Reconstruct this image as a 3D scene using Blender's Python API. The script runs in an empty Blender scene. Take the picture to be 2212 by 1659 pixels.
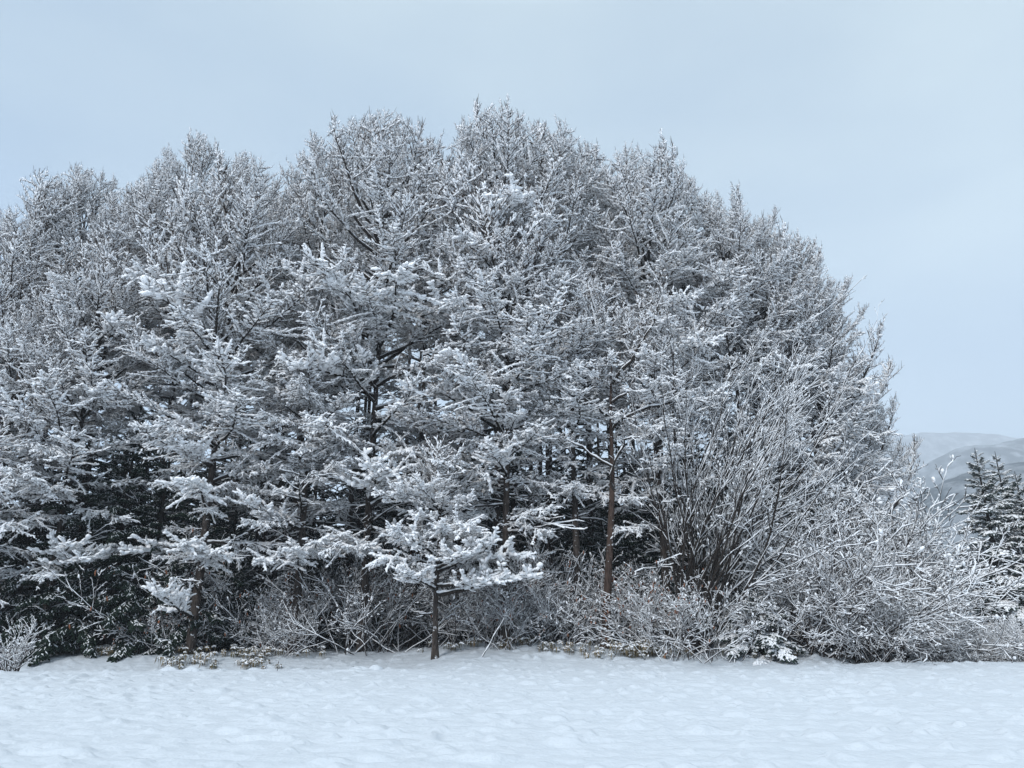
import bpy, math, random
import numpy as np
from mathutils import Matrix, Vector, Quaternion

sc = bpy.context.scene
C = sc.collection
R = math.radians

# ------------------------------------------------------------------ camera
CAM_H = 1.6
PITCH = R(17.25)
FPX = 760.0                       # focal length in pixels at 1024 wide
cd = bpy.data.cameras.new("camera")
cd.sensor_width = 36.0
cd.lens = 36.0 * FPX / 1024.0
cd.clip_end = 20000.0
cam = bpy.data.objects.new("camera", cd)
C.objects.link(cam)
cam.location = (0, 0, CAM_H)
cam.rotation_euler = (math.pi / 2 + PITCH, 0, 0)
sc.camera = cam

# ------------------------------------------------------------------ world
SUN_EL, SUN_AZ = R(33), R(212)
w = bpy.data.worlds.new("World")
sc.world = w
w.use_nodes = True
nt = w.node_tree
nt.nodes.clear()
N = nt.nodes.new
out = N("ShaderNodeOutputWorld")
sky = N("ShaderNodeTexSky")
sky.sky_type = 'NISHITA'
sky.sun_disc = False
sky.sun_elevation = SUN_EL
sky.sun_rotation = SUN_AZ
sky.altitude = 900
bg1 = N("ShaderNodeBackground"); bg1.inputs[1].default_value = 0.03
nt.links.new(sky.outputs[0], bg1.inputs[0])
tc = N("ShaderNodeTexCoord")
sep = N("ShaderNodeSeparateXYZ")
nt.links.new(tc.outputs["Generated"], sep.inputs[0])
def math_node(tree, op, a, b=None, clamp=False):
    m = tree.nodes.new("ShaderNodeMath"); m.operation = op; m.use_clamp = clamp
    for i, v in enumerate((a, b)):
        if v is None: continue
        if isinstance(v, (int, float)): m.inputs[i].default_value = v
        else: tree.links.new(v, m.inputs[i])
    return m.outputs[0]
# soft cloud deck: thin and blue to the left, thicker and pale right of centre
cm = N("ShaderNodeMapping"); cm.inputs["Scale"].default_value = (1.0, 1.0, 2.4)
nt.links.new(tc.outputs["Generated"], cm.inputs[0])
cn = N("ShaderNodeTexNoise"); cn.inputs["Scale"].default_value = 1.7; cn.inputs["Detail"].default_value = 4.0
cn.inputs["Roughness"].default_value = 0.45
nt.links.new(cm.outputs[0], cn.inputs["Vector"])
a1 = math_node(nt, 'MULTIPLY', sep.outputs[0], 0.42)
a2 = math_node(nt, 'MULTIPLY', sep.outputs[2], 1.25)
a3 = math_node(nt, 'MULTIPLY', cn.outputs[0], 1.15)
f = math_node(nt, 'ADD', a1, a2)
f = math_node(nt, 'ADD', f, a3)
f = math_node(nt, 'SUBTRACT', f, 0.52, clamp=True)
ramp = N("ShaderNodeValToRGB")
nt.links.new(f, ramp.inputs[0])
el = ramp.color_ramp.elements
el[0].position = 0.0; el[0].color = (0.24, 0.385, 0.58, 1)
el[1].position = 1.0; el[1].color = (0.50, 0.595, 0.62, 1)
m_ = el.new(0.5); m_.color = (0.30, 0.405, 0.505, 1)
# overcast deck is brighter towards the zenith
z2 = math_node(nt, 'MAXIMUM', math_node(nt, 'SUBTRACT', sep.outputs[2], 0.69), 0.0)
z3 = math_node(nt, 'ADD', math_node(nt, 'MULTIPLY', z2, 6.2), 0.81)
bg2 = N("ShaderNodeBackground")
mx = N("ShaderNodeMix"); mx.data_type = 'RGBA'
nt.links.new(math_node(nt, 'MULTIPLY', z2, 3.0, clamp=True), mx.inputs[0])
mg = N("ShaderNodeMix"); mg.data_type = 'RGBA'
inv = math_node(nt, 'SUBTRACT', 1.0, f)
nt.links.new(math_node(nt, 'MULTIPLY', math_node(nt, 'MULTIPLY', sep.outputs[0], 1.3, clamp=True), inv, clamp=True), mg.inputs[0])
nt.links.new(ramp.outputs[0], mg.inputs[6]); mg.inputs[7].default_value = (0.225, 0.29, 0.37, 1)
nt.links.new(mg.outputs[2], mx.inputs[6]); mx.inputs[7].default_value = (0.63, 0.66, 0.69, 1)
nt.links.new(mx.outputs[2], bg2.inputs[0])
nt.links.new(z3, bg2.inputs[1])
add = N("ShaderNodeAddShader")
nt.links.new(bg1.outputs[0], add.inputs[0]); nt.links.new(bg2.outputs[0], add.inputs[1])
nt.links.new(add.outputs[0], out.inputs[0])

sd = bpy.data.lights.new("sun", 'SUN')
sd.energy = 2.2; sd.angle = R(20); sd.color = (1.0, 0.985, 0.96)
so = bpy.data.objects.new("sun", sd); C.objects.link(so)
sdir = Vector((math.sin(SUN_AZ) * math.cos(SUN_EL), math.cos(SUN_AZ) * math.cos(SUN_EL), math.sin(SUN_EL)))
so.rotation_euler = sdir.to_track_quat('Z', 'Y').to_euler()
so.location = (0, -20, 60)

sc.view_settings.view_transform = 'Standard'
sc.view_settings.look = 'None'
sc.view_settings.exposure = 0.46
sc.view_settings.gamma = 1.0
sc.cycles.max_bounces = 6
sc.cycles.diffuse_bounces = 2
sc.cycles.glossy_bounces = 1
sc.cycles.transmission_bounces = 2
sc.cycles.volume_bounces = 1
sc.cycles.use_denoising = True

# ------------------------------------------------------------------ helpers
S = 1024.0 / 2212.0               # the photograph was measured 2212 px wide
def P(px, py, Y):
    """world point at depth Y seen at (px, py) of the 2212 px wide photograph"""
    u = (px * S - 512.0) / FPX
    v = (384.0 - py * S) / FPX
    dy = math.cos(PITCH) - v * math.sin(PITCH)
    dz = math.sin(PITCH) + v * math.cos(PITCH)
    t = Y / dy
    return Vector((u * t, Y, CAM_H + dz * t))

def mat(name, col, rough=0.9, noise=None, bump=None, spec=0.1):
    m = bpy.data.materials.new(name); m.use_nodes = True
    t = m.node_tree; b = t.nodes["Principled BSDF"]
    b.inputs["Base Color"].default_value = (*col, 1)
    b.inputs["Roughness"].default_value = rough
    b.inputs["Specular IOR Level"].default_value = spec
    if noise:
        col2, scale, lo, hi, stretch = noise
        g = t.nodes.new("ShaderNodeTexCoord"); mp = t.nodes.new("ShaderNodeMapping")
        mp.inputs["Scale"].default_value = stretch
        n = t.nodes.new("ShaderNodeTexNoise"); n.inputs["Scale"].default_value = scale; n.inputs["Detail"].default_value = 5
        r = t.nodes.new("ShaderNodeValToRGB")
        r.color_ramp.elements[0].position = lo; r.color_ramp.elements[0].color = (*col, 1)
        r.color_ramp.elements[1].position = hi; r.color_ramp.elements[1].color = (*col2, 1)
        t.links.new(g.outputs["Object"], mp.inputs[0]); t.links.new(mp.outputs[0], n.inputs["Vector"])
        t.links.new(n.outputs[0], r.inputs[0]); t.links.new(r.outputs[0], b.inputs["Base Color"])
    if bump:
        g = t.nodes.new("ShaderNodeTexCoord")
        n = t.nodes.new("ShaderNodeTexNoise"); n.inputs["Scale"].default_value = bump[0]; n.inputs["Detail"].default_value = 4
        bp = t.nodes.new("ShaderNodeBump"); bp.inputs["Strength"].default_value = bump[1]; bp.inputs["Distance"].default_value = bump[2]
        t.links.new(g.outputs["Object"], n.inputs["Vector"]); t.links.new(n.outputs[0], bp.inputs["Height"])
        t.links.new(bp.outputs[0], b.inputs["Normal"])
    return m

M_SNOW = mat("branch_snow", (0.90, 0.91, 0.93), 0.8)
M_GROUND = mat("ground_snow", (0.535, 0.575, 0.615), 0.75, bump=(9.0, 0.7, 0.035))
M_BARK = mat("larch_bark", (0.03, 0.025, 0.022), 0.95, noise=((0.10, 0.08, 0.07), 5.0, 0.35, 0.75, (3, 3, 0.8)), bump=(14, 0.8, 0.03))
M_REDBARK = mat("red_brown_bark", (0.035, 0.025, 0.021), 0.95, noise=((0.10, 0.068, 0.055), 5.0, 0.35, 0.75, (3, 3, 0.6)), bump=(14, 0.8, 0.03))
def stuck_snow(m, cover):
    """patches of snow that the wind pressed into the bark"""
    t = m.node_tree; b = t.nodes["Principled BSDF"]; src = b.inputs["Base Color"].links[0].from_socket
    g = t.nodes.new("ShaderNodeTexCoord"); n = t.nodes.new("ShaderNodeTexNoise"); n.inputs["Scale"].default_value = 4.5; n.inputs["Detail"].default_value = 6
    n.inputs["Roughness"].default_value = 0.7
    r = t.nodes.new("ShaderNodeValToRGB"); r.color_ramp.elements[0].position = cover; r.color_ramp.elements[1].position = cover + 0.03
    x = t.nodes.new("ShaderNodeMix"); x.data_type = 'RGBA'; x.inputs[7].default_value = (0.82, 0.84, 0.87, 1)
    t.links.new(g.outputs["Object"], n.inputs["Vector"]); t.links.new(n.outputs[0], r.inputs[0]); t.links.new(r.outputs[0], x.inputs[0])
    t.links.new(src, x.inputs[6]); t.links.new(x.outputs[2], b.inputs["Base Color"])
stuck_snow(M_BARK, 0.60); stuck_snow(M_REDBARK, 0.63)
M_TWIG = mat("larch_twig", (0.075, 0.058, 0.050), 0.95)
M_LIMB = mat("limb_bark", (0.032, 0.027, 0.024), 0.95)
M_STEM = mat("shrub_stem", (0.042, 0.033, 0.03), 0.95)
M_NEEDLE = mat("dark_needles", (0.018, 0.030, 0.022), 0.9)
M_NEEDLE2 = mat("spruce_needles", (0.03, 0.05, 0.04), 0.9)
M_SASA = mat("dry_leaf", (0.22, 0.165, 0.095), 0.8, noise=((0.09, 0.085, 0.045), 3.0, 0.4, 0.6, (1, 1, 1)))
M_RUST = mat("rust_leaf", (0.24, 0.10, 0.055), 0.8)

def frames(D):
    D = D / np.maximum(np.linalg.norm(D, axis=1, keepdims=True), 1e-9)
    up = np.tile(np.array([[0, 0, 1.0]]), (len(D), 1))
    vert = np.abs(D[:, 2]) > 0.97
    up[vert] = (1.0, 0, 0)
    U = np.cross(D, up); U /= np.maximum(np.linalg.norm(U, axis=1, keepdims=True), 1e-9)
    V = np.cross(U, D)
    return U, V

class Acc:
    """collects sticks (tapered prisms) and spindles (lumpy closed fingers), builds one mesh"""
    def __init__(self, seed=0):
        self.st, self.sp, self.raw = [], [], []
        self.rng = np.random.default_rng(seed)
    def stick(self, a, b, r0, r1, m=0, n=3): self.st.append((*a, *b, r0, r1, m, n))
    def spindle(self, a, b, r, m=1, flat=1.0): self.sp.append((*a, *b, r, m, flat))
    def poly(self, V, F, m): self.raw.append((np.array(V, float), F, m))
    def build(self, name, mats):
        vs, loops, counts, mi = [], [], [], []
        off = 0
        if self.st:
            A = np.array(self.st)
            for n in np.unique(A[:, 9]):
                B = A[A[:, 9] == n]; n = int(n); k = len(B)
                U, V = frames(B[:, 3:6] - B[:, 0:3])
                ang = np.arange(n) * 2 * np.pi / n
                c, s = np.cos(ang), np.sin(ang)
                ring = U[:, None, :] * c[None, :, None] + V[:, None, :] * s[None, :, None]
                v0 = B[:, None, 0:3] + ring * B[:, None, 6:7]
                v1 = B[:, None, 3:6] + ring * B[:, None, 7:8]
                v = np.concatenate([v0, v1], axis=1).reshape(-1, 3)
                vs.append(v)
                i = np.arange(n); j = (i + 1) % n
                q = np.stack([i, j, j + n, i + n], 1)
                q = (q[None] + (np.arange(k) * 2 * n)[:, None, None] + off).reshape(-1)
                loops.append(q); counts.append(np.full(k * n, 4)); mi.append(np.repeat(B[:, 8].astype(int), n))
                off += len(v)
        if self.sp:
            B = np.array(self.sp); k = len(B); n = 5
            D = B[:, 3:6] - B[:, 0:3]
            U, V = frames(D)
            ang = np.arange(n) * 2 * np.pi / n + 0.3
            c, s = np.cos(ang), np.sin(ang)
            rings = []
            for t, rf in ((0.1, 0.62), (0.5, 1.0), (0.88, 0.62)):
                rr = B[:, 6] * rf * self.rng.uniform(0.7, 1.25, k)
                jit = self.rng.normal(0, 0.18, (k, 3)) * B[:, 6:7]
                cen = B[:, 0:3] + D * t + jit
                rings.append(cen[:, None] + (U[:, None] * c[None, :, None] + V[:, None] * s[None, :, None] * B[:, None, 8:9]) * rr[:, None, None])
            v = np.concatenate([B[:, None, 0:3], *rings, B[:, None, 3:6]], axis=1)
            m = v.shape[1]
            vs.append(v.reshape(-1, 3))
            i = np.arange(n); j = (i + 1) % n
            base = (np.arange(k) * m)[:, None, None] + off
            t1 = np.stack([np.zeros(n, int), 1 + j, 1 + i], 1)
            t2 = np.stack([np.full(n, m - 1), 1 + 2 * n + i, 1 + 2 * n + j], 1)
            q1 = np.stack([1 + i, 1 + j, 1 + n + j, 1 + n + i], 1)
            q2 = q1 + n
            mm = B[:, 7].astype(int)
            for F in (t1, t2, q1, q2):
                loops.append((F[None] + base).reshape(-1)); counts.append(np.full(k * n, F.shape[1])); mi.append(np.repeat(mm, n))
            off += k * m
        for V, F, m in self.raw:
            vs.append(V)
            for fc in F:
                loops.append(np.array(fc) + off); counts.append(np.array([len(fc)])); mi.append(np.array([m]))
            off += len(V)
        return make_mesh(name, np.concatenate(vs), np.concatenate(loops), np.concatenate(counts), mats, np.concatenate(mi))

def make_mesh(name, V, loops, counts, mats, mi=None, smooth=True):
    me = bpy.data.meshes.new(name)
    me.vertices.add(len(V)); me.vertices.foreach_set("co", V.astype(np.float32).ravel())
    me.loops.add(len(loops)); me.loops.foreach_set("vertex_index", loops.astype(np.int32))
    me.polygons.add(len(counts))
    st = np.concatenate([[0], np.cumsum(counts)[:-1]])
    me.polygons.foreach_set("loop_start", st.astype(np.int32))
    if mi is not None: me.polygons.foreach_set("material_index", mi.astype(np.int32))
    me.polygons.foreach_set("use_smooth", np.full(len(counts), smooth))
    for m in mats: me.materials.append(m)
    me.update(calc_edges=True)
    return me

def link(name, data, parent=None, M=None):
    o = bpy.data.objects.new(name, data); C.objects.link(o)
    if parent is not None: o.parent = parent
    if M is not None: o.matrix_local = M
    return o
def thing(name, label, cat, loc, group=None):
    o = bpy.data.objects.new(name, None); C.objects.link(o)
    o.location = loc; o.empty_display_size = 0.5
    o["label"] = label; o["category"] = cat
    if group: o["group"] = group
    return o

# ------------------------------------------------------------------ ground
def vnoise(x, y, seed):
    xi, yi = np.floor(x).astype(np.int64), np.floor(y).astype(np.int64)
    fx, fy = x - xi, y - yi
    fx = fx * fx * (3 - 2 * fx); fy = fy * fy * (3 - 2 * fy)
    def h(a, b):
        n = (a * 374761393 + b * 668265263 + seed * 974711) & 0x7fffffff
        n = ((n ^ (n >> 13)) * 1274126177) & 0x7fffffff
        return ((n ^ (n >> 16)) & 0xffff) / 65535.0
    return (h(xi, yi) * (1 - fx) + h(xi + 1, yi) * fx) * (1 - fy) + (h(xi, yi + 1) * (1 - fx) + h(xi + 1, yi + 1) * fx) * fy
def sstep(a, b, x):
    t = np.clip((x - a) / (b - a), 0, 1); return t * t * (3 - 2 * t)
def crest_y(x): return 26.3 + 0.9 * sstep(-16, -2, x) + 2.0 * sstep(-1, 14, x)
def gz(x, y, fine=True):
    x = np.asarray(x, float); y = np.asarray(y, float)
    yc = crest_y(x) + 0.25 * (vnoise(x * 0.5, y * 0 + 3.1, 5) - 0.5)
    rise = 0.62 * sstep(27.5, 34, y) + 0.25 * sstep(36, 70, y)
    # the field ends in a low bank left and right of a smooth stretch in the middle
    bank = sstep(-1, -6, x) + sstep(11.5, 14, x)
    drop = 0.6 * bank * sstep(0.0, 0.5, y - yc) * (1 - sstep(3.0, 6.5, y - yc) * 0.4)
    z = rise - drop + 0.05 * bank * np.exp(-((y - yc + 0.35) / 0.5) ** 2)
    z = z + 0.22 * (vnoise(x * 0.06, y * 0.09, 1) - 0.5)
    if fine:
        k = 1 - sstep(60, 90, y)
        z = z + k * (0.030 * (vnoise(x * 0.9, y * 1.1, 2) - 0.5) + 0.022 * (vnoise(x * 2.6, y * 3.0, 3) - 0.5)
                     + 0.052 * (vnoise(x * 5.0, y * 6.2, 4) - 0.5)
                     + 0.008 * np.sin(2 * np.pi * (y + 0.06 * x + 0.25 * vnoise(x * 0.3, y * 0.5, 14)) / 0.62) * sstep(30, 26, y))
        b = vnoise(x * 3.4 + 9, y * 3.9 + 4, 8)
        z = z + k * 0.07 * sstep(0.70, 0.95, b)
        # rough, lumpy snow over ground plants at the wood's foot
        e = sstep(28.5, 30.5, y) * sstep(-2, 2, x)
        z = z + k * e * 0.12 * sstep(0.5, 0.9, vnoise(x * 2.2 + 1, y * 2.2, 11))
    return z
def axis(lo, hi, step, far, grow):
    a = list(np.arange(lo, hi, step))
    s = step; p = a[-1]; r = []
    while p < far: s *= grow; p += s; r.append(p)
    s = step; p = a[0]; l = []
    while p > -far if lo < 0 else p > -60: s *= grow; p -= s; l.append(p)
    return np.array(l[::-1] + a + r)
gx = axis(-23, 23, 0.075, 5000, 1.13)
gy = axis(8.5, 36, 0.075, 5000, 1.13)
X, Y = np.meshgrid(gx, gy)
Z = gz(X, Y)
nx, ny = len(gx), len(gy)
I = np.arange(nx * ny).reshape(ny, nx)
q = np.stack([I[:-1, :-1], I[:-1, 1:], I[1:, 1:], I[1:, :-1]], -1).reshape(-1)
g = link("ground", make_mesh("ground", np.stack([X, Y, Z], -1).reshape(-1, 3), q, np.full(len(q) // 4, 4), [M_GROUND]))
g["kind"] = "structure"
def gh(x, y): return float(gz(x, y))

# hills: snowy wooded ridges far off to the right
def hill_mat():
    m = mat("wooded_hill", (0.05, 0.06, 0.065), 0.95)
    t = m.node_tree; b = t.nodes["Principled BSDF"]
    g_ = t.nodes.new("ShaderNodeTexCoord")
    n = t.nodes.new("ShaderNodeTexNoise"); n.inputs["Scale"].default_value = 0.022; n.inputs["Detail"].default_value = 12
    n.inputs["Roughness"].default_value = 0.7
    r = t.nodes.new("ShaderNodeValToRGB")
    r.color_ramp.elements[0].position = 0.46; r.color_ramp.elements[0].color = (0.03, 0.04, 0.045, 1)
    r.color_ramp.elements[1].position = 0.72; r.color_ramp.elements[1].color = (0.34, 0.36, 0.39, 1)
    t.links.new(g_.outputs["Object"], n.inputs["Vector"]); t.links.new(n.outputs[0], r.inputs[0]); t.links.new(r.outputs[0], b.inputs["Base Color"])
    return m
M_HILL = hill_mat()
def ridge(Yd, prof, depth, seed, rough):
    """prof: photo (px, py) points of the crest line seen at depth Yd"""
    px = np.array([p[0] for p in prof], float); py = np.array([p[1] for p in prof], float)
    W = [P(a, b, Yd) for a, b in prof]
    wx = np.array([v.x for v in W]); wz = np.array([v.z for v in W])
    xs = np.linspace(wx[0], wx[-1], 260); ys = np.linspace(-depth, depth, 60)
    XX, YY = np.meshgrid(xs, ys)
    h = np.interp(XX, wx, wz)
    sc_ = rough
    t = 1 - np.abs(YY) / depth
    e = t * t * (3 - 2 * t)
    ZZ = h * e + (e > 0) * sc_ * (vnoise(XX / (sc_ * 6), YY / (sc_ * 6), seed) - 0.5) * 1.4 * np.minimum(e * 4, 1) + \
        sc_ * 0.35 * (vnoise(XX / (sc_ * 1.0), YY / (sc_ * 1.0), seed + 1) - 0.5)
    ZZ = ZZ - 12 * (e < 0.02)
    n1, n2 = len(xs), len(ys)
    I = np.arange(n1 * n2).reshape(n2, n1)
    q = np.stack([I[:-1, :-1], I[:-1, 1:], I[1:, 1:], I[1:, :-1]], -1).reshape(-1)
    o = link("hills", make_mesh("hills", np.stack([XX, YY + Yd, ZZ], -1).reshape(-1, 3), q, np.full(len(q) // 4, 4), [M_HILL]))
    o["kind"] = "structure"
ridge(3000, [(1200, 1180), (1750, 1000), (1850, 950), (1970, 934), (2060, 938), (2130, 944), (2212, 965), (2400, 1000), (2900, 1150)], 900, 21, 30)
ridge(1600, [(1700, 1240), (1900, 1120), (2000, 1010), (2060, 972), (2130, 962), (2212, 945), (2350, 900), (2700, 940), (3300, 1050)], 500, 31, 16)
ridge(700, [(1750, 1250), (1900, 1150), (2000, 1060), (2100, 1020), (2212, 1000), (2400, 960), (2800, 960), (3300, 1100)], 240, 41, 7)

# ------------------------------------------------------------------ larch boughs
def unit(v): return v / max(np.linalg.norm(v), 1e-9)
UP = np.array([0, 0, 1.0])
def snow_seg(A, a, b, r, thick, rng, p=1.0):
    d = b - a; L = np.linalg.norm(d)
    if L < 1e-4 or rng.random() > p: return
    h = math.sqrt(max(0.0, 1 - (d[2] / L) ** 2))
    rs = (0.55 * r + thick) * (0.35 + 0.65 * h) * rng.uniform(0.75, 1.3)
    o = UP * (r * 0.8 + rs * 0.55)
    A.spindle(a - d * 0.22 + o, b + d * 0.25 + o, rs, 1, 0.85)

def bough(seed, L, p0, p1, inner, hang, snow, sagtip=0.0, dens=1.0, side=1.15, r0=0.05, pad=0.0, lift0=0.10):
    """one larch branch: bare inner limb, side branchlets with short snow covered twigs"""
    rng = np.random.default_rng(seed); A = Acc(seed)
    n = 10; pts = [np.zeros(3)]; yaw = 0.0
    for i in range(n):
        t = (i + 0.5) / n
        pit = R(p0 + (p1 - p0) * t - sagtip * math.sin(math.pi * t)) + rng.normal(0, 0.07)
        yaw += rng.normal(0, 0.09)
        pts.append(pts[-1] + (L / n) * np.array([math.cos(pit) * math.cos(yaw), math.cos(pit) * math.sin(yaw), math.sin(pit)]))
    pts = np.array(pts)
    rad = lambda t: r0 * (1 - t) ** 0.8 + 0.008
    for i in range(n):
        A.stick(pts[i], pts[i + 1], rad(i / n), rad((i + 1) / n), 2, 6)
        snow_seg(A, pts[i], pts[i + 1], rad(i / n), 0.018 * snow, rng, 0.95)
    def at(t):
        x = min(t, 0.9999) * n; i = int(x); return pts[i] + (pts[i + 1] - pts[i]) * (x - i), unit(pts[i + 1] - pts[i])
    nb = int(24 * dens * L / 3.5 * (1 - inner) / 0.75)
    for k in range(nb + 3):
        t = inner + (1 - inner) * min(1.0, (k + rng.random()) / nb)
        p, d = at(t)
        s = 1 if k % 2 else -1
        lat = unit(np.cross(d, UP)) * s
        u = (t - inner) / (1 - inner)
        bl = side * (0.35 + 0.65 * math.sin(math.pi * (0.22 + 0.62 * min(1, u)))) * (1 - 0.40 * u) * rng.choice((0.55, 0.8, 1.0, 1.35)) * rng.uniform(0.85, 1.15)
        a = rng.uniform(0.5, 1.25)
        lift = rng.normal(lift0, 0.34) - 0.25 * hang + (0.30 if p1 > 45 else 0)
        if k >= nb: a = rng.uniform(0, 0.3)
        dd = unit(d * math.cos(a) + lat * math.sin(a) + UP * lift)
        m = max(3, int(bl / 0.16)); q = p.copy(); padded = rng.random() < pad; prs = rng.uniform(0.045, 0.10) * (1.25 if snow > 1.5 else 1)
        for j in range(m):
            v = j / m
            dd = unit(dd + rng.normal(0, 0.10, 3) + UP * (0.05 - 0.14 * hang * (1 - v)))
            q2 = q + dd * bl / m
            rb = 0.014 * (1 - v) + 0.006
            A.stick(q, q2, rb, rb * 0.8, 0, 3)
            snow_seg(A, q, q2, rb, 0.032 * snow, rng, 0.88)
            if padded:
                rs = prs * rng.uniform(0.8, 1.2) * (1 - 0.5 * v)
                A.spindle(q - dd * 0.06 + UP * rs * .5, q2 + dd * 0.08 + UP * rs * .3 + rng.normal(0, .02, 3), rs, 1, 0.75)
            for sgn in (1, -1):
                for rep in range(2):
                    if rng.random() > 0.80 * dens: continue
                    l2 = unit(np.cross(dd, UP)) * sgn
                    hn = hang * rng.uniform(0.2, 1.5) - (1 - hang) * rng.uniform(0, 0.9)
                    tw = unit(dd * rng.uniform(0.3, 1.0) + l2 * rng.uniform(0.4, 1.1) - UP * hn + rng.normal(0, 0.12, 3))
                    tl = rng.uniform(0.10, 0.31) * (1.15 if snow > 1.5 else 1) * (1 - 0.3 * v)
                    b0 = q + (q2 - q) * rng.random(); b1 = b0 + tw * tl
                    b1[2] -= 0.02 * hang
                    A.stick(b0, b1, 0.0075, 0.004, 0, 3)
                    if rng.random() < 0.70:
                        rs = 0.031 * snow * min(2.0, max(0.5, rng.lognormal(-0.05, 0.38))) * (0.5 + 0.5 * math.sqrt(max(0, 1 - tw[2] ** 2)))
                        e = rng.uniform(0.7, 1.05)
                        o = UP * rs * 0.55
                        A.spindle(b0 + o, b0 + (b1 - b0) * e + o, rs, 1, 0.9)
            q = q2
        # bare tips standing up out of the snow
        A.stick(q, q + dd * 0.14, 0.007, 0.003, 0, 3)
        if p1 > 45:
            for _ in range(4):
                e = unit(dd * 0.4 + UP * 1.0 + rng.normal(0, 0.22, 3)); b0 = q - dd * rng.uniform(0, bl * 0.8)
                A.stick(b0, b0 + e * rng.uniform(0.2, 0.45), 0.012, 0.005, 0, 3)
    return A.build("branch", [M_TWIG, M_SNOW, M_LIMB]), pts[-1].copy()

T = {}
def fam(key, n, *a, **k):
    T[key] = [bough(1000 + hash_(key) + i * 17, *a, **k) for i in range(n)]
def hash_(s): return sum(ord(c) * (i + 3) for i, c in enumerate(s))
fam("low", 5, 3.8, 4, -2, 0.16, 0.70, 1.15, sagtip=10, pad=0.22, side=1.35)
fam("heavy", 6, 3.2, 8, -12, 0.30, 0.60, 1.52, sagtip=6, dens=0.95, side=1.25, pad=0.9)
fam("fluff", 6, 2.6, 12, 14, 0.25, 0.30, 1.52, dens=1.0, side=1.15, pad=0.75, lift0=0.4)
fam("mid", 6, 4.0, 20, 26, 0.26, 0.35, 1.2, side=1.5, pad=0.25)
fam("leader", 5, 6.0, 34, 66, 0.42, 0.15, 1.0, side=1.5, r0=0.10, dens=0.9, pad=0.05)
fam("asc", 6, 4.8, 34, 58, 0.42, 0.15, 1.12, side=1.75, dens=0.95, pad=0.06, lift0=0.0, r0=0.068)
fam("top", 6, 3.4, 44, 66, 0.25, 0.10, 1.0, side=1.5, r0=0.035, dens=1.0, lift0=0.0)

def dead(seed, L, pitch):
    rng = np.random.default_rng(seed); A = Acc(seed)
    def go(p, d, L, r, lv):
        m = max(3, int(L / 0.3)); q = p
        for j in range(m):
            d = unit(d + rng.normal(0, 0.11, 3) + UP * 0.02)
            q2 = q + d * L / m; ra = r * (1 - j / m) + 0.007
            A.stick(q, q2, ra, r * (1 - (j + 1) / m) + 0.007, 2, 5)
            snow_seg(A, q, q2, ra, 0.020, rng, 0.9)
            if lv < 2 and rng.random() < (0.75 if j > 1 else 0.2):
                s = rng.choice([-1, 1]); a = rng.uniform(0.5, 1.0)
                go(q2, unit(d * math.cos(a) + unit(np.cross(d, UP)) * s * math.sin(a) + UP * rng.normal(0, 0.25)), L * rng.uniform(0.2, 0.4), ra * 0.5, lv + 1)
            q = q2
        return q
    tip = go(np.zeros(3), np.array([math.cos(pitch), 0, math.sin(pitch)]), L, 0.035, 0)
    return A.build("branch", [M_TWIG, M_SNOW, M_LIMB]), tip
T["dead"] = [dead(70 + i, 2.8, R(p)) for i, p in enumerate((-8, 5, 18, 30))]

def evergreen(seed, L, needle, droop, snow, g=1.0, wide=0.36):
    """flat dark frond with drooping fingers and lumps of snow lying on it"""
    rng = np.random.default_rng(seed); A = Acc(seed)
    n = 8; q = np.zeros(3); d = np.array([1.0, 0, 0.10])
    for i in range(n):
        d = unit(d + rng.normal(0, 0.13, 3) - UP * droop * 0.12 + UP * 0.06 * (i > 5)); q2 = q + d * L / n
        A.stick(q, q2, 0.03 * (1 - i / n) + .006, 0.03 * (1 - (i + 1) / n) + .006, 2, 5)
        for s in (1, -1):
            for k in range(3):
                t = (i + (k + rng.random()) / 3) / n
                if t < 0.12: continue
                fl = L * wide * (1 - t * 0.75) * rng.uniform(0.6, 1.1)
                f = unit(d * rng.uniform(0.3, 1.0) + unit(np.cross(d, UP)) * s * rng.uniform(0.3, 1.1) - UP * droop * rng.uniform(0.1, 0.7))
                p = q + (q2 - q) * rng.random(); m = max(2, int(fl / 0.17))
                for j in range(m):
                    f = unit(f - UP * droop * 0.22 + rng.normal(0, 0.16, 3)); p2 = p + f * fl / m
                    A.spindle(p, p2 + f * 0.05, 0.034 * g, 0, 0.8)
                    for z in (1, -1):
                        for _ in range(2):
                            g2 = unit(f * 0.7 + unit(np.cross(f, UP)) * z * rng.uniform(0.5, 1) - UP * rng.uniform(0, 0.7) * (0.3 + droop))
                            b = p + (p2 - p) * rng.random(); c = b + g2 * rng.uniform(0.09, 0.20)
                            A.spindle(b, c, 0.028 * g, 0, 0.8)
                            if rng.random() < 0.42 * snow:
                                A.spindle(b + UP * .03 * g, c + UP * .028 * g, 0.030 * snow * g, 1, 0.6)
                    if rng.random() < 0.8 * snow:
                        rs = rng.uniform(0.03, 0.06) * snow * g
                        A.spindle(p + UP * (.02 + rs * .5), p2 + UP * (.02 + rs * .4), rs, 1, 0.7)
                    p = p2
        q = q2
    return A.build("branch", [needle, M_SNOW, M_LIMB]), q
T["fir"] = [evergreen(300 + i, 2.4, M_NEEDLE, 0.8, 0.48, 1.3) for i in range(4)]
T["spruce"] = [evergreen(330 + i, 2.6, M_NEEDLE2, 0.35, 1.15, 1.45, 0.5) for i in range(4)]

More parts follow.
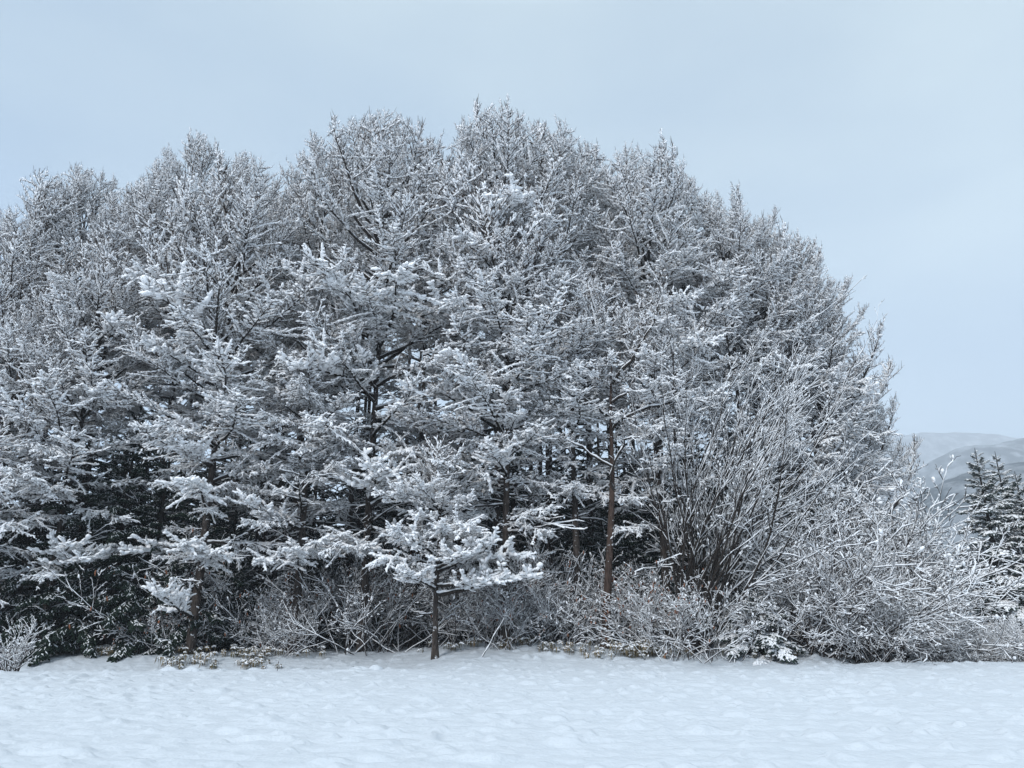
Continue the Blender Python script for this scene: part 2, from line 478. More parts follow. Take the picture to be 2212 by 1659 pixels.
# ------------------------------------------------------------------ trees
rnd = random.Random(7)
def trunk_mesh(H, r, seed, lean=(0, 0), matb=None, wob=0.12):
    rng = np.random.default_rng(seed)
    nseg, ns = 26, 12
    ph = rng.uniform(0, 6, 4)
    V = []
    cen = []
    for i in range(nseg + 1):
        t = i / nseg; z = -0.4 + (H + 0.4) * t
        cx = lean[0] * t + wob * math.sin(2.2 * math.pi * t + ph[0]) * t; cy = lean[1] * t + wob * math.sin(1.7 * math.pi * t + ph[1]) * t
        cen.append((cx, cy, z))
        rr = r * (1 - t) ** 0.85 + 0.012 + r * 0.45 * math.exp(-max(0, z) / 0.35)
        for k in range(ns):
            a = 2 * math.pi * k / ns
            q = rr * (1 + 0.06 * math.sin(3 * a + ph[2]) + rng.normal(0, 0.025))
            V.append((cx + q * math.cos(a), cy + q * math.sin(a), z))
    F = []
    for i in range(nseg):
        for k in range(ns):
            k2 = (k + 1) % ns
            F += [i * ns + k, i * ns + k2, (i + 1) * ns + k2, (i + 1) * ns + k]
    me = make_mesh("trunk", np.array(V), np.array(F), np.full(len(F) // 4, 4), [matb or M_BARK])
    def pos(z):
        x = (z + 0.4) / (H + 0.4) * nseg; x = min(max(x, 0), nseg - 0.001); i = int(x); f_ = x - i
        a, b = cen[i], cen[i + 1]
        return Vector((a[0] + (b[0] - a[0]) * f_, a[1] + (b[1] - a[1]) * f_, z))
    return me, pos

def place(key, base, direction, length, parent, name="branch", roll=0.0):
    """put a bough so that it starts at base and its tip lies length away in direction"""
    me, tip = rnd.choice(T[key])
    tv = Vector(tip)
    d = Vector(direction).normalized()
    s = length / tv.length
    y1 = math.atan2(tv.y, tv.x); p1 = math.asin(tv.z / tv.length)
    y2 = math.atan2(d.y, d.x); p2 = math.asin(max(-1, min(1, d.z)))
    M = Matrix.Rotation(y2, 4, 'Z') @ Matrix.Rotation(-(p2 - p1), 4, 'Y') @ Matrix.Rotation(-y1, 4, 'Z')
    M = Matrix.Translation(base) @ M @ Matrix.Rotation(roll, 4, tv.normalized()) @ Matrix.Diagonal((s, s, s, 1))
    return link(name, me, parent, M)

LARCH = []
def pick(p):
    return "low" if p < 12 else "mid" if p < 32 else "asc" if p < 56 else "top"
def larch(px, py, Yd, label, rad=4.0, zb=0.14, n=62, group="larch trees of the wood", r=0.185, front=0.6, deadn=8, matb=None, x=None, H=None, name="larch_tree"):
    if H is None:
        top = P(px, py, Yd); x = top.x
        g0 = gh(x, Yd); H = top.z - g0
    else: g0 = gh(x, Yd)
    if Yd >= 36 and front > 0 and x < 13: zb = 0.36; n = 56; deadn = 16
    t = thing(name, label, "tree", (x, Yd, g0), group)
    tm, pos = trunk_mesh(H * 0.95, r, int(px * 3 + Yd * 7), matb=matb, lean=(0, 0))
    link("trunk", tm, t)
    z0 = H * zb
    yaw = rnd.uniform(0, 6.28)
    for i in range(n):
        v = ((i + rnd.random()) / n) ** 0.66
        pitch = -8 + 66 * v ** 1.15 + rnd.gauss(0, 7)
        env = rad * (1 - v ** 5.0) ** 0.70 * (0.80 + 0.2 * min(1, v * 3))
        env = max(env * 1.06 * (rnd.choice((1, 1, 1, 0.55)) if v < 0.8 else 1) * rnd.uniform(0.78, 1.08), 0.35)
        yaw += 2.399 + rnd.gauss(0, 0.3)
        yy = yaw
        if rnd.random() < front and math.sin(yy) > 0.3: yy = -yy       # edge trees carry most boughs towards the open field
        zt = z0 + (H - z0) * v - 0.45
        if v > 0.9: env = max(env, 0.9 * rnd.random() + 0.35)
        tipp = Vector((env * math.cos(yy), env * math.sin(yy), zt - 0.25))
        zb_ = max(z0 * 0.8, zt - env * math.tan(R(pitch)) - (0.9 if v > 0.9 else 0))
        base = pos(min(zb_, H * 0.92))
        d = tipp - base
        if d.length < 1.1: base = pos(max(1, base.z - 1.1)); d = tipp - base
        place(pick(math.degrees(math.asin(d.z / d.length))), base, d, d.length, t, roll=rnd.gauss(0, 0.1))
    for i in range(deadn):
        z = rnd.uniform(H * 0.06, H * max(zb, 0.3) * 1.15); yy = rnd.uniform(0, 6.28); p = R(rnd.uniform(-12, 30))
        place("dead", pos(z), (math.cos(p) * math.cos(yy), math.cos(p) * math.sin(yy), math.sin(p)), rnd.uniform(1.6, 3.6), t)
    if front > 0 and n > 60:
        # dark forked leaders and low snow-heavy boughs on the open side
        for i in range(4):
            yy = rnd.choice((-0.3, 3.4, -1.2, -2.0, 0.4, 2.8)) + rnd.gauss(0, .2); z = H * rnd.uniform(0.42, 0.70); p = R(rnd.uniform(46, 62))
            ln = min(rnd.uniform(4.5, 6.5), (H - z) / math.sin(p) * 0.92)
            place("leader", pos(z), (math.cos(p) * math.cos(yy), math.cos(p) * math.sin(yy), math.sin(p)), ln, t)
        for i in range(7):
            yy = -math.pi / 2 + rnd.gauss(0, 0.8); z = H * rnd.uniform(0.15, 0.72); p = R(rnd.uniform(-8, 22))
            place(rnd.choice(("heavy", "heavy", "fluff")), pos(z), (math.cos(p) * math.cos(yy), math.cos(p) * math.sin(yy), math.sin(p)), rad * rnd.uniform(0.8, 1.08), t)
    LARCH.append((t, x, Yd, g0, H, pos))
    return t

A_ = larch
# skyline and front row, left to right: (px, py of the top, depth, ...)
A_(22, 452, 36, "snowy larch with rounded top cut by the photo's left edge, lowest crown of the skyline", 4.0)
A_(128, 384, 35, "snow-laden larch with ragged left shoulder, second crown from the left edge", 3.3)
A_(205, 362, 37, "snow-laden larch with fine twiggy crown, highest of the far left trio", 3.6)
A_(290, 400, 36, "snowy larch with small domed top in the dip left of the tall pointed crown", 3.2)
A_(448, 294, 36, "tall frosted larch with pointed crown above the left third of the wood", 3.7)
A_(370, 350, 38, "slimmer snowy larch leaning on the left flank of the pointed crown", 2.8)
A_(538, 333, 33.5, "snowy larch with straight grey trunk and outspread low boughs, left of centre", 4.2, zb=0.12, n=64)
A_(645, 388, 40, "distant snowy larch filling the low saddle left of the tallest crowns", 3.5)
A_(845, 240, 34.5, "tall snow-covered larch with dark fanned limbs and broad round head", 4.8, zb=0.14, n=64)
A_(708, 288, 37, "snowy larch forming the left shoulder of the broad round head", 3.0)
A_(932, 312, 38, "snowy larch filling the notch between the two highest crowns", 3.0)
A_(1080, 224, 35.5, "tallest snow-covered larch with the highest tip of the whole skyline", 4.6, zb=0.15, n=64)
A_(1175, 256, 37, "snowy larch with domed crown just right of the highest tip", 3.6)
A_(1250, 296, 38.5, "snowy larch with spiky side top at the right shoulder of the highest crowns", 2.9)
A_(1385, 306, 37, "snowy larch with pointed crown right of the central group", 4.0)
A_(1450, 362, 39, "snow-covered larch sloping down from the right pointed crown", 3.3)
A_(1552, 404, 39, "snowy larch with small twin tips on the falling right skyline", 3.6)
A_(1625, 452, 41, "smaller snowy larch stepping down behind the fan-shaped tree", 3.3)
A_(1705, 494, 42, "snowy larch with feathery dome above the fan-shaped tree", 3.6)
A_(1730, 572, 43, "low snowy larch rounding off the right end of the skyline", 3.0)
A_(1762, 700, 44, "snowy larch at the right flank of the wood with a bough jutting at the sky", 2.7)
A_(1850, 838, 46, "lowest snowy larch at the wood's right corner above the shrubs", 2.5)
# shorter trees in front of the skyline row
A_(1095, 400, 33, "snowy larch with forked dark trunk in front of the tallest crown", 3.8, zb=0.22, n=58, r=0.17)
A_(240, 520, 33.5, "mid-height snowy larch in front of the far left crowns", 3.6, n=56)
A_(70, 640, 32, "thick-trunked snowy larch by the bare shrub at the left edge", 3.2, n=48, r=.3)
A_(1400, 620, 33.5, "mid-height snowy larch between the forked larch and the fan-shaped tree", 3.2, n=50, zb=.3)
A_(1230, 560, 34, "narrow snowy larch right of the forked dark trunk", 3.2, n=50, zb=.3)
A_(700, 560, 34, "mid-height snowy larch left of the broad-headed larch", 3.2, n=50, zb=.25)
t_small = larch(953, 940, 31.3, "short snow-heaped larch with slender brown trunk standing free at the foot of the wood", 2.0, zb=0.38, n=30, r=0.115, matb=M_BARK, deadn=2)

# inner rows: dark trunks and crowns behind
inner = []
for row, (yd, cnt) in enumerate(((40.5, 9), (44.5, 10), (49, 10), (54, 10), (60, 9))):
    for i in range(cnt):
        x = -26 + (i + 0.5 + rnd.uniform(-.35, .35)) * 44 / cnt
        inner.append((x, yd + rnd.uniform(-1.8, 1.8)))
SKY = [(0, 470), (60, 460), (130, 400), (210, 375), (290, 400), (335, 430), (450, 330), (620, 385), (665, 385), (760, 290), (845, 240), (950, 310), (1080, 235), (1190, 270), (1295, 360), (1385, 320), (1490, 410), (1600, 440), (1700, 500), (1800, 600), (1860, 740), (1900, 860), (1990, 1000), (2200, 1100)]
for k, (x, yd) in enumerate(inner):
    # height so that it stays below the skyline
    pxx = (x / (yd * 1.02) * FPX + 512) / S
    pxx = 1106 + (pxx - 1106) * 0.88
    sy = np.interp(pxx, [s[0] for s in SKY], [s[1] for s in SKY])
    if pxx > 1780: continue
    top = P(pxx, sy + rnd.uniform(30, 110), yd)
    H = top.z - gh(x, yd)
    larch(k * 13 + 5, 0, yd, "dark larch trunk with snowy crown standing inside the wood behind the front row", 3.3, zb=rnd.choice((0.42, 0.55)), n=30,
          group="larches in the dark inside of the wood", r=rnd.uniform(0.13, 0.19), front=0.0, deadn=18, x=top.x, H=H)

# heavy boughs that catch the light at the edge: (px, py of the tip region, length)
HERO = [(345, 1285, 3.6), (400, 1175, 3.8), (470, 1190, 3.2), (400, 970, 3.6), (480, 870, 3.2), (390, 915, 2.8), (530, 1085, 3.0), (600, 1060, 2.6),
        (70, 830, 3.0), (210, 845, 3.2), (290, 920, 2.6), (860, 1045, 3.0), (740, 1155, 3.4), (690, 1170, 3.0), (790, 1180, 3.6), (700, 915, 3.2), (780, 770, 3.2), (735, 720, 3.0),
        (980, 650, 3.2), (990, 800, 3.0), (1100, 850, 3.0), (1060, 970, 3.0), (1240, 700, 3.0), (1300, 720, 2.6), (1440, 690, 3.0), (1390, 765, 3.0),
        (640, 835, 3.4), (560, 830, 3.0), (1000, 510, 2.8), (880, 975, 3.0), (810, 690, 3.0), (150, 1180, 3.0), (35, 960, 3.0), (180, 1210, 2.6),
        (540, 520, 2.6), (440, 680, 2.8), (520, 640, 2.6), (250, 700, 2.8), (340, 760, 2.6), (120, 600, 2.8), (620, 580, 2.6), (450, 800, 3.0),
        (1862, 612, 3.0), (1912, 830, 3.2), (1110, 600, 2.8), (1210, 590, 2.6), (1170, 470, 2.6), (1540, 740, 2.8), (1500, 640, 2.6), (900, 560, 2.6), (850, 430, 2.4),
        (1330, 480, 2.6), (1440, 520, 2.6), (560, 1210, 3.2), (640, 1190, 3.2), (1120, 900, 2.4), (1220, 800, 2.6)]
FRONT = [L for L in LARCH if (L[2] < 36.2 or L[1] > 14) and L[0] is not t_small and L[0]["group"] == "larch trees of the wood"]
for px, py, ln in HERO:
    best = None
    for L in FRONT:
        tip = P(px, py, L[2] - ln * 0.8)
        dx = abs(tip.x - L[1])
        if L[4] + L[3] < tip.z + 0.3: dx += 50
        sco = dx + 0.3 * (L[2] - 32)
        if best is None or sco < best[0]: best = (sco, L, tip)
    sc_, L, tip = best
    if sc_ > 4.0: continue
    t, x, Yd, g0, H, pos = L
    tipl = tip - Vector((x, Yd, g0))
    base = pos(min(H * 0.95, max(1.2, tipl.z - rnd.uniform(0.1, 0.9))))
    d = tipl - base
    place(rnd.choice(("heavy", "heavy", "fluff")), base, d, d.length, t)
# the small tree at the foot of the wood: clumps around its head
t, x, Yd, g0, H, pos = [L for L in LARCH if L[0] is t_small][0]
for px, py, dy in ((860, 1060, -.8), (950, 1140, -2.0), (880, 1240, -2.0), (1070, 1255, -1.8), (1130, 1250, -1.2), (1050, 1180, -1.8), (1010, 1140, -2.2), (820, 1215, -1.6), (835, 1070, -0.9), (905, 1045, -1.4), (1000, 1200, -2.4), (1010, 1080, -1.0), (860, 1150, -2.2), (900, 1115, -1.5), (1120, 1200, -.5)):
    tipl = P(px, py, Yd + dy) - Vector((x, Yd, g0))
    base = pos(min(H * 0.9, max(2.4, tipl.z + rnd.uniform(-0.9, 0.0))))
    d = tipl - base
    place(rnd.choice(("heavy", "fluff", "fluff")), base, d, min(d.length * 1.05, 4.0), t)

# ------------------------------------------------------------------ evergreens
def conifer(x, Yd, H, label, key="fir", rad=2.0, n=44, zb=0.06, group=None, r=0.14, name="fir_tree", cat="tree"):
    g0 = gh(x, Yd)
    t = thing(name, label, cat, (x, Yd, g0), group)
    tm, pos = trunk_mesh(H, r, int(abs(x) * 31 + Yd), matb=M_LIMB, wob=0.04)
    link("trunk", tm, t)
    yaw = 0
    for i in range(n):
        u = (i + rnd.random()) / n
        z = H * (zb + (0.98 - zb) * u)
        ln = (rad * (1 - u) ** 0.8 + 0.22) * rnd.uniform(0.8, 1.15)
        yaw += 2.399 + rnd.gauss(0, .25)
        p = R(-16 + 50 * u ** 2)
        place(key, pos(z), (math.cos(p) * math.cos(yaw), math.cos(p) * math.sin(yaw), math.sin(p)), ln, t)
    return t
def base_x(px, Yd):               # world x of something whose foot is seen at px
    return P(px, 1400, Yd).x
for px, yd, H, rad in ((20, 34.5, 9.5, 2.6), (130, 34, 9.5, 2.6), (225, 34.3, 11.0, 2.7), (310, 34.6, 10.0, 2.6), (400, 35.2, 8.5, 2.4), (480, 37, 6.5, 2.3), (90, 37, 12, 2.8), (260, 37.5, 12.5, 2.8), (420, 38, 9, 2.6), (-60, 35, 10, 2.6), (180, 41, 12, 3), (350, 41, 11, 3)):
    conifer(base_x(px, yd), yd, H, "dark snow-dusted evergreen in the shade under the left larches", rad=rad, n=80, group="dark evergreens under the left larches")
for px, yd, H, rad in ((925, 50, 16, 3.4), (975, 52, 17, 3.4), (860, 53, 16, 3.2), (620, 45, 13, 3), (760, 46, 13, 3), (880, 45, 12, 3), (1000, 46, 13, 3), (1110, 44, 12, 3), (690, 41, 7, 2.4), (820, 43, 8, 2.4), (1230, 45, 14, 3), (1500, 44, 14, 3), (1650, 43, 13, 3), (1780, 42, 11, 3), (1330, 37, 8.5, 2.5), (1590, 36, 7.5, 2.5), (1700, 37, 8.5, 2.6), (1200, 39, 8.5, 2.5), (1800, 37, 7, 2.6), (1450, 38, 9, 2.6), (1880, 38, 7, 2.6), (1060, 42, 7.5, 2.5), (1540, 40, 10, 2.8), (1380, 42, 10, 2.8), (1960, 40, 6, 2.6)):
    conifer(base_x(px, yd), yd, H, "dark snow-dusted evergreen standing deep inside the wood from the centre to the right", rad=rad, n=70, group="dark evergreens inside the centre and right of the wood")
for i in range(26):
    x = -30 + i * 2.15 + rnd.uniform(-1.2, 1.2); yd = rnd.uniform(56, 68)
    conifer(x, yd, rnd.uniform(14, 20), "dark evergreen closing the view at the far side of the wood", rad=4.3, n=90, group="dark evergreens at the far side of the wood")
conifer(base_x(1640, 30.6), 30.6, 2.4, "young conifer with drooping snow-covered boughs at the field's edge", "spruce", rad=1.7, n=34, name="young_conifer", r=0.06)
def spruce(px, py, Yd, label, rad, n=70):
    top = P(px, py, Yd); g0 = gh(top.x, Yd)
    conifer(top.x, Yd, top.z - g0, label, "spruce", rad=rad, n=n, zb=0.02, name="spruce_tree", r=0.2, group="spruces at the right edge")
spruce(2106, 968, 50, "dark pointed spruce with snowy tiers, left and tallest of the trio at the right edge", 3.5, 98)
spruce(2150, 975, 53, "slender snowy spruce in the middle of the trio at the right edge", 3.3, 98)
spruce(2192, 1018, 51, "shorter snowy spruce by the photo's right edge", 3.3, 98)
spruce(2240, 1060, 48, "snowy spruce half cut by the photo's right edge", 3.3, 98)

# ------------------------------------------------------------------ broadleaf trees and shrubs
def woody(seed, stems, L, r, levels, spread, bend, snow, seglen=0.35, kids=0.6, up=0.02, mats=None, ratio=0.5, ang=(0.25, 0.6), leafc=0.0, blob=0.5, minr=0.006, wob=0.07):
    """stems: list of (offset, direction, length factor). Returns (thick mesh, twig mesh)"""
    rng = np.random.default_rng(seed); A = Acc(seed); B = Acc(seed + 1)
    def go(p, d, L, r, lv):
        m = max(2, int(L / (seglen * (0.75 ** lv)))); q = p
        for j in range(m):
            t = j / m
            d = unit(d + rng.normal(0, wob + 0.03 * lv, 3) + UP * up + bend * (0.10 if lv == 0 else 0.03))
            q2 = q + d * L / m
            ra = max(minr, r * (1 - 0.85 * t)); rb = max(minr * 0.8, r * (1 - 0.85 * (t + 1 / m)))
            D = A if lv == 0 else B
            D.stick(q, q2, ra, rb, 0, 6 if ra > 0.03 else 4 if ra > .015 else 3)
            snow_seg(D, q, q2, ra, 0.011 * snow if lv else 0.012 * snow, rng, 0.9 if lv < 2 else 0.5)
            if lv < levels and (t > 0.22 or lv > 0):
                for _ in range(2):
                    if rng.random() < kids:
                        a = rng.uniform(*ang); ph = rng.uniform(0, 2 * math.pi)
                        U, V = frames(d[None]); side = U[0] * math.cos(ph) + V[0] * math.sin(ph)
                        go(q2, unit(d * math.cos(a) + side * math.sin(a)), L * ratio * rng.uniform(0.6, 1.15) * (1 - 0.45 * t), ra * 0.55, lv + 1)
            q = q2
        if lv >= levels - 1:
            if rng.random() < blob:
                rr = rng.uniform(0.02, 0.04) * snow
                B.spindle(q - d * 0.03, q + UP * 0.02 + d * 0.06, rr, 1)
            if rng.random() < leafc:
                B.spindle(q, q - UP * 0.10 + rng.normal(0, .02, 3), 0.02, 2)
    for off, d, lf in stems:
        go(np.array(off, float), unit(np.array(d, float)), L * lf, r * (0.6 + 0.4 * lf), 0)
    m3 = mats or [M_STEM, M_SNOW, M_RUST]
    return A.build("stem", m3), B.build("crown", m3)

def plant(name, label, cat, x, Yd, meshes, group=None, rz=0, s=1.0, pnames=("stems", "crown"), dz=0.0):
    t = thing(name, label, cat, (x, Yd, gh(x, Yd) - 0.05 + dz), group)
    t.rotation_euler = (0, 0, rz); t.scale = (s, s, s)
    for nm, me in zip(pnames, meshes): link(nm, me, t)
    return t

# the fan-shaped tree: many stems sweeping up and to the right
rg = random.Random(3)
stems = []
for i in range(38):
    a = rg.uniform(-0.6, 0.6) if i < 30 else rg.uniform(0.9, 2.6)
    lean = rg.uniform(0.02, 0.78) if i < 30 else rg.uniform(0.0, 0.14)
    lmax = (1.0 if lean < 0.5 else 0.8) if i < 30 else 0.75
    stems.append(((rg.uniform(-.5, .5), rg.uniform(-.4, .4), 0), (math.sin(lean) * math.cos(a), math.sin(lean) * math.sin(a) - 0.05, math.cos(lean)), rg.uniform(0.6, 1.0) * lmax))
fan = woody(11, stems, 15.0, 0.07, 3, 0, np.array([0.06, -0.03, 0.02]), 1.1, seglen=0.6, kids=0.50, up=0.012, ratio=0.28, ang=(0.2, 0.55), mats=[M_LIMB, M_SNOW, M_RUST], blob=0.12)
fx = base_x(1490, 31.6)
plant("fan_tree", "bare broadleaf tree with many dark stems fanning up to the right, lined with snow", "tree", fx, 31.6, fan)

# rounded snowy shrubs
def shrub_mesh(seed, n, L, spreadr, levels=3, snow=1.05, bend=(0, 0, -0.05), kids=0.66, leafc=0.0, ratio=0.45, mats=None, lean=(0.1, 1.3), blob=0.06, seglen=0.33, stemr=0.03):
    rg = random.Random(seed); st = []
    for i in range(n):
        a = rg.uniform(0, 6.28); l = rg.uniform(*lean)
        st.append(((rg.uniform(-spreadr, spreadr), rg.uniform(-spreadr, spreadr), 0), (math.sin(l) * math.cos(a), math.sin(l) * math.sin(a), math.cos(l)), rg.uniform(0.55, 1.0)))
    return woody(seed, st, L, stemr, levels, 0, np.array(bend, float), snow, seglen=seglen, kids=kids, leafc=leafc, ratio=ratio, ang=(0.35, 0.9), mats=mats, blob=blob, wob=0.15)
SH = [shrub_mesh(41, 22, 4.2, 0.6), shrub_mesh(42, 24, 4.2, 0.7, bend=(0.1, 0, -0.08)), shrub_mesh(43, 22, 4.0, 0.6, bend=(0.2, -0.1, -0.15))]
SH.append(shrub_mesh(44, 26, 4.0, 0.5, snow=2.0, bend=(0, 0, -0.10), kids=0.7))
UN = [shrub_mesh(51, 26, 2.4, 0.9, snow=0.75, stemr=0.016, lean=(0.05, 0.95), seglen=0.30, kids=0.68), shrub_mesh(52, 26, 2.6, 0.9, snow=0.75, stemr=0.016, lean=(0.05, 0.95), leafc=0.06, seglen=0.30, kids=0.68)]
G1 = "rounded snowy shrubs at the right end of the wood"
for px, yd, k, s, rz, lab in (
        (1690, 31.5, 0, 1.05, 0.3, "arching snow-coated shrub just right of the young conifer"),
        (1790, 31.2, 1, 1.35, 0.0, "big snow-coated shrub overhanging the dark hollow at the right"),
        (1760, 33.5, 0, 1.9, 2.0, "tall snow-coated small tree rising behind the overhanging shrub"),
        (1880, 33.0, 2, 1.6, 0.2, "tall snow-coated shrub with twigs sweeping right under the wood's corner"),
        (1930, 35.0, 0, 1.75, 1.3, "snowy thicket tree at the corner of the wood, just left of the spruces"),
        (1915, 37.0, 0, 2.35, 2.6, "tallest bare snow-lined thicket tree rising against the sky at the wood's corner"),
        (1880, 31.0, 1, 1.0, 4.0, "low snowy shrub over the dark hollow"),
        (1930, 32.5, 2, 0.95, 0.4, "dense snowy shrub forming the rounded right shoulder of the thicket"),
        (1945, 37.0, 1, 1.55, 1.0, "tall hazy snow-covered shrub behind the right shoulder of the thicket"),
        (2030, 31.5, 3, 0.5, 0.0, "low snow-heaped shrub at the right foot of the thicket"),
        (2095, 32.0, 3, 0.45, 3.0, "pale rounded shrub in front of the spruces"),
        (2205, 32.0, 3, 0.48, 2.6, "snow-plastered shrub cut by the photo's right edge"),
        (2210, 31.0, 3, 0.5, 5.0, "small pinkish snowy bush at the right edge of the field"),
        (2130, 31.3, 3, 0.42, 2.0, "small snowy bush just right of the thicket's foot")):
    plant("snowy_shrub", lab, "shrub", base_x(px, yd), yd, SH[k], G1, rz, s)
G2 = "tangled undergrowth shrubs at the foot of the wood"
labs = ["tangled bare undergrowth bush at the wood's foot below the left larches", "tangled brown undergrowth bush between the trunks at the foot of the wood"]
for px, yd, k, s, lab in (
        (1370, 31.6, 1, 1.1, "undergrowth shrub with rust-coloured leaves right of the reddish trunk"),
        (1445, 30.3, 1, 1.15, "brown tangled shrub with a bright snow cap left of the fan-shaped tree"),
        (1530, 30.0, 0, 1.15, "dense brown dome of twigs under the fan-shaped tree"),
        (1235, 33.0, 0, 1.15, "tangled undergrowth bush left of the reddish forked trunk"),
        (1090, 32.6, 1, 0.95, "low tangled bush just right of the small larch's trunk"),
        (610, 33.2, 0, 0.9, "grey tangled bush below the spreading low larch boughs"),
        (330, 33.6, 1, 0.8, "low shaded bush among the dark evergreens"),
        (1640, 33.0, 0, 1.5, "tall thin-twigged bush behind the young conifer")):
    plant("undergrowth_shrub", lab, "shrub", base_x(px, yd), yd, UN[k], G2, rnd.uniform(0, 6), s)
# saplings and creepers in the dark interior
for i in range(26):
    px = rnd.uniform(20, 1700); yd = rnd.uniform(34.5, 40)
    plant("undergrowth_shrub", "thin bare sapling thicket in the dark inside of the wood", "shrub", base_x(px, yd), yd, UN[i % 2], "sapling thickets inside the wood", rnd.uniform(0, 6), rnd.uniform(0.9, 1.9))

# bare shrub at the left edge
bs = shrub_mesh(61, 30, 1.9, 0.22, levels=3, snow=0.75, lean=(0.05, 0.6), kids=0.45, seglen=0.22)
plant("bare_shrub", "vase-shaped bare brown shrub at the left edge of the field", "shrub", P(22, 1440, 26.6).x, 26.6, bs)

# reddish tree with bare crooked limbs right of centre
def bare_tree():
    x = P(1300, 1200, 32.2).x; Yd = 32.2; g0 = gh(x, Yd)
    t = thing("broadleaf_tree", "dark reddish trunk with crooked bare snow-lined limbs right of centre", "tree", (x, Yd, g0))
    H = P(1318, 760, Yd).z - g0
    tm, pos = trunk_mesh(H, 0.19, 5, lean=(0.9, 0), matb=M_REDBARK, wob=.15); link("trunk", tm, t)
    for path, r in (([(1315, 930), (1340, 905), (1400, 880), (1470, 868), (1500, 862), (1530, 872)], .06),
                    ([(1305, 1060), (1320, 1010), (1345, 965), (1350, 950), (1372, 945)], .05),
                    ([(1312, 905), (1290, 880), (1250, 850), (1215, 835)], .05),
                    ([(1318, 830), (1360, 780), (1410, 700), (1430, 640)], .07),
                    ([(1300, 1010), (1255, 965), (1225, 950)], .035),
                    ([(1316, 870), (1350, 850), (1390, 790), (1450, 740)], .05)):
        A = Acc(int(path[0][0])); rng = np.random.default_rng(3)
        pts = []
        for i, (a, b) in enumerate(path):
            w_ = P(a, b, Yd - 0.35 * i) - Vector((x, Yd, g0)); pts.append(np.array(w_))
        c0 = pos(pts[0][2]); pts[0] = np.array((c0.x, c0.y, pts[0][2]))
        fine = []
        for i in range(len(pts) - 1):
            for k in range(3):
                fine.append(pts[i] + (pts[i + 1] - pts[i]) * k / 3 + rng.normal(0, .025, 3))
        fine.append(pts[-1]); m = len(fine) - 1
        for i in range(m):
            ra = r * (1 - i / m) + .012; rb = r * (1 - (i + 1) / m) + .012
            A.stick(fine[i], fine[i + 1], ra, rb, 2, 6); snow_seg(A, fine[i], fine[i + 1], ra, 0.025, rng)
            if i > 3:
                for _ in range(2):
                    d = unit(fine[i + 1] - fine[i] + rng.normal(0, .9, 3) * np.linalg.norm(fine[i + 1] - fine[i])); q = fine[i]
                    for _k in range(3):
                        q2 = q + d * 0.16; A.stick(q, q2, .01, .007, 0, 3); snow_seg(A, q, q2, .01, .02, rng, .8); d = unit(d + rng.normal(0, .25, 3)); q = q2
        link("limb", A.build("limb", [M_TWIG, M_SNOW, M_LIMB]), t)
    return t
bare_tree()

# ------------------------------------------------------------------ ground cover and small things
rng = np.random.default_rng(99)
SA = Acc(99)
def sasa_line(px0, px1, y0, y1, n, hi):
    cc = [(rng.uniform(px0, px1), rng.uniform(y0, y1), rng.uniform(8, 30)) for _ in range(max(4, n // 9))]
    for i in range(n):
        c_ = cc[rng.integers(len(cc))]
        px = c_[0] + rng.normal(0, c_[2]); yd = c_[1] + rng.normal(0, 0.3)
        x = base_x(px, yd); g0 = gh(x, yd)
        h = rng.uniform(0.12, hi)
        top = np.array([x, yd, g0 + h])
        for k in range(7):
            a = rng.uniform(0, 6.28); l = rng.uniform(0.10, 0.24)
            o = np.array([math.cos(a), math.sin(a), 0])
            p1 = top + o * l * 0.55 + UP * 0.03; p2 = top + o * l + UP * (-0.15 - rng.random() * 0.12)
            sd_ = np.cross(o, UP) * 0.022
            V = [top - sd_ * .5, top + sd_ * .5, p1 + sd_, p1 - sd_, p2]
            SA.poly(V, [(0, 1, 2, 3), (3, 2, 4)], 0)
            if rng.random() < 0.75: SA.spindle(top + UP * .02, p1 + (p2 - p1) * .35 + UP * .02, 0.042, 1, 0.7)
        SA.stick((x + rng.normal(0, .06), yd, g0 - .05), top, .005, .004, 0, 3)
sasa_line(150, 420, 32.0, 34.5, 60, 0.35)
sasa_line(330, 700, 31.0, 33.6, 130, 0.4)
sasa_line(880, 1250, 31.2, 33.4, 70, 0.35)
sasa_line(1230, 1430, 30.0, 31.6, 90, 0.5)
sasa_line(1430, 1760, 29.9, 31.4, 36, 0.26)
sasa_line(1980, 2212, 30.4, 31.8, 70, 0.3)
o = link("ground_cover", SA.build("ground_cover", [M_SASA, M_SNOW])); o["kind"] = "stuff"
o["label"] = "snow-capped dwarf bamboo with tan leaves along the foot of the wood"; o["category"] = "ground cover"

# low mounds of snow on the field's edge
def mound(px, py, Yd, w_, h, label, seed):
    rr = np.random.default_rng(seed); n, m = 36, 12
    x = P(px, py, Yd).x; g0 = gh(x, Yd)
    V = []; 
    for i in range(m + 1):
        t = i / m
        for k in range(n):
            a = 2 * math.pi * k / n
            f_ = 1 + .14 * math.sin(2 * a + seed) + .08 * math.sin(5 * a + seed * 2)
            V.append((t * w_ * f_ * math.cos(a), t * w_ * .7 * f_ * math.sin(a), (1 - t * t) ** 1.0 * h * (1 + .18 * math.sin(3 * a + seed) * t) - 0.03 - 0.05 * (t > .99)))
    F = []
    for i in range(m):
        for k in range(n):
            k2 = (k + 1) % n; F += [i * n + k, (i + 1) * n + k, (i + 1) * n + k2, i * n + k2]
    o = link("snow_mound", make_mesh("snow_mound", np.array(V), np.array(F), np.full(len(F) // 4, 4), [M_GROUND]))
    o.location = (x, Yd, g0); o["label"] = label; o["category"] = "snow mound"; o["group"] = "low snow mounds on the bank"
mound(775, 1434, 27.2, 0.55, 0.24, "largest low double mound of snow on the bank, left of centre", 1)
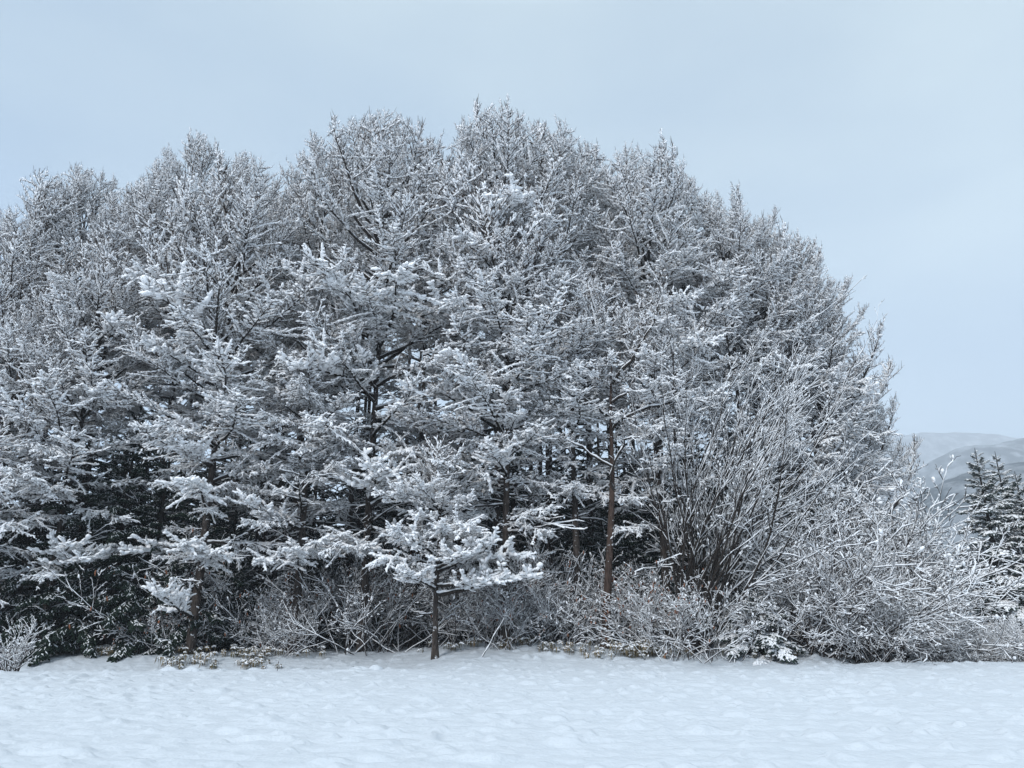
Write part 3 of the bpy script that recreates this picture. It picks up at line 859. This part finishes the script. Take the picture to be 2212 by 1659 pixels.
mound(812, 1436, 27.1, 0.32, 0.17, "small snow mound leaning against the right of the largest mound", 4)
mound(366, 1438, 26.4, 0.34, 0.17, "rounded snow mound on the bank near the left, left one of a pair", 2)
mound(415, 1442, 26.3, 0.36, 0.13, "flatter snow mound on the bank near the left, right one of a pair", 3)

# leaning dead stem right of the small larch, dead stalks on the snow
A = Acc(5); a = np.array(P(1040, 1418, 30.6)); a[2] = gh(a[0], 30.6) - .03; b = np.array(P(1088, 1338, 30.9))
pp = [a + (b - a) * i / 6 + rng.normal(0, .025, 3) * (0 < i < 6) for i in range(7)]
for i in range(6):
    A.stick(pp[i] , pp[i + 1], .022 - .002 * i, .02 - .002 * i, 0, 6); snow_seg(A, pp[i], pp[i + 1], .02, .02, rng)
me = A.build("dead_stem", [M_LIMB, M_SNOW]); o = link("dead_stem", me)
o["label"] = "thin dead stem leaning out of the snow right of the small larch"; o["category"] = "dead stem"
for px, yd, h, lab in ((1820, 29.5, .55, "thin dry stalk poking through the snow below the dark hollow"), (600, 26.4, .32, "short dry twig poking through the bank beside the pair of mounds"), (1680, 29.6, .25, "low dry twig in the snow below the young conifer")):
    x = P(px, 1430, yd).x; A = Acc(int(px)); z = gh(x, yd)
    q = np.array((0, 0, -.03)); d = unit(np.array((.15, 0, 1.0)))
    for i in range(5):
        q2 = q + d * h / 5; A.stick(q, q2, .009, .008, 0, 4)
        if i > 1:
            e = unit(d + rng.normal(0, .6, 3)); A.stick(q2, q2 + e * h * .3, .006, .004, 0, 3); A.spindle(q2 + e * h * .2, q2 + e * h * .32, .016, 1)
        q = q2; d = unit(d + rng.normal(0, .15, 3))
    o = link("dry_stalk", A.build("dry_stalk", [M_STEM, M_SNOW])); o.location = (x, yd, z)
    o["label"] = lab; o["category"] = "dry stalk"

# ------------------------------------------------------------------ haze
HAZE = True
if HAZE:
    bpy.ops.mesh.primitive_cube_add(size=1)
    hz = bpy.context.object; hz.name = "haze"; hz["kind"] = "stuff"
    hz.dimensions = (12000, 12000, 700); hz.location = (0, 0, 700 / 2 - 20)
    m = bpy.data.materials.new("haze_air"); m.use_nodes = True; t = m.node_tree; t.nodes.clear()
    ov = t.nodes.new("ShaderNodeOutputMaterial"); pv = t.nodes.new("ShaderNodeVolumePrincipled")
    pv.inputs["Color"].default_value = (0.86, 0.92, 1.0, 1); pv.inputs["Density"].default_value = 0.00042
    t.links.new(pv.outputs[0], ov.inputs["Volume"]); hz.data.materials.append(m)
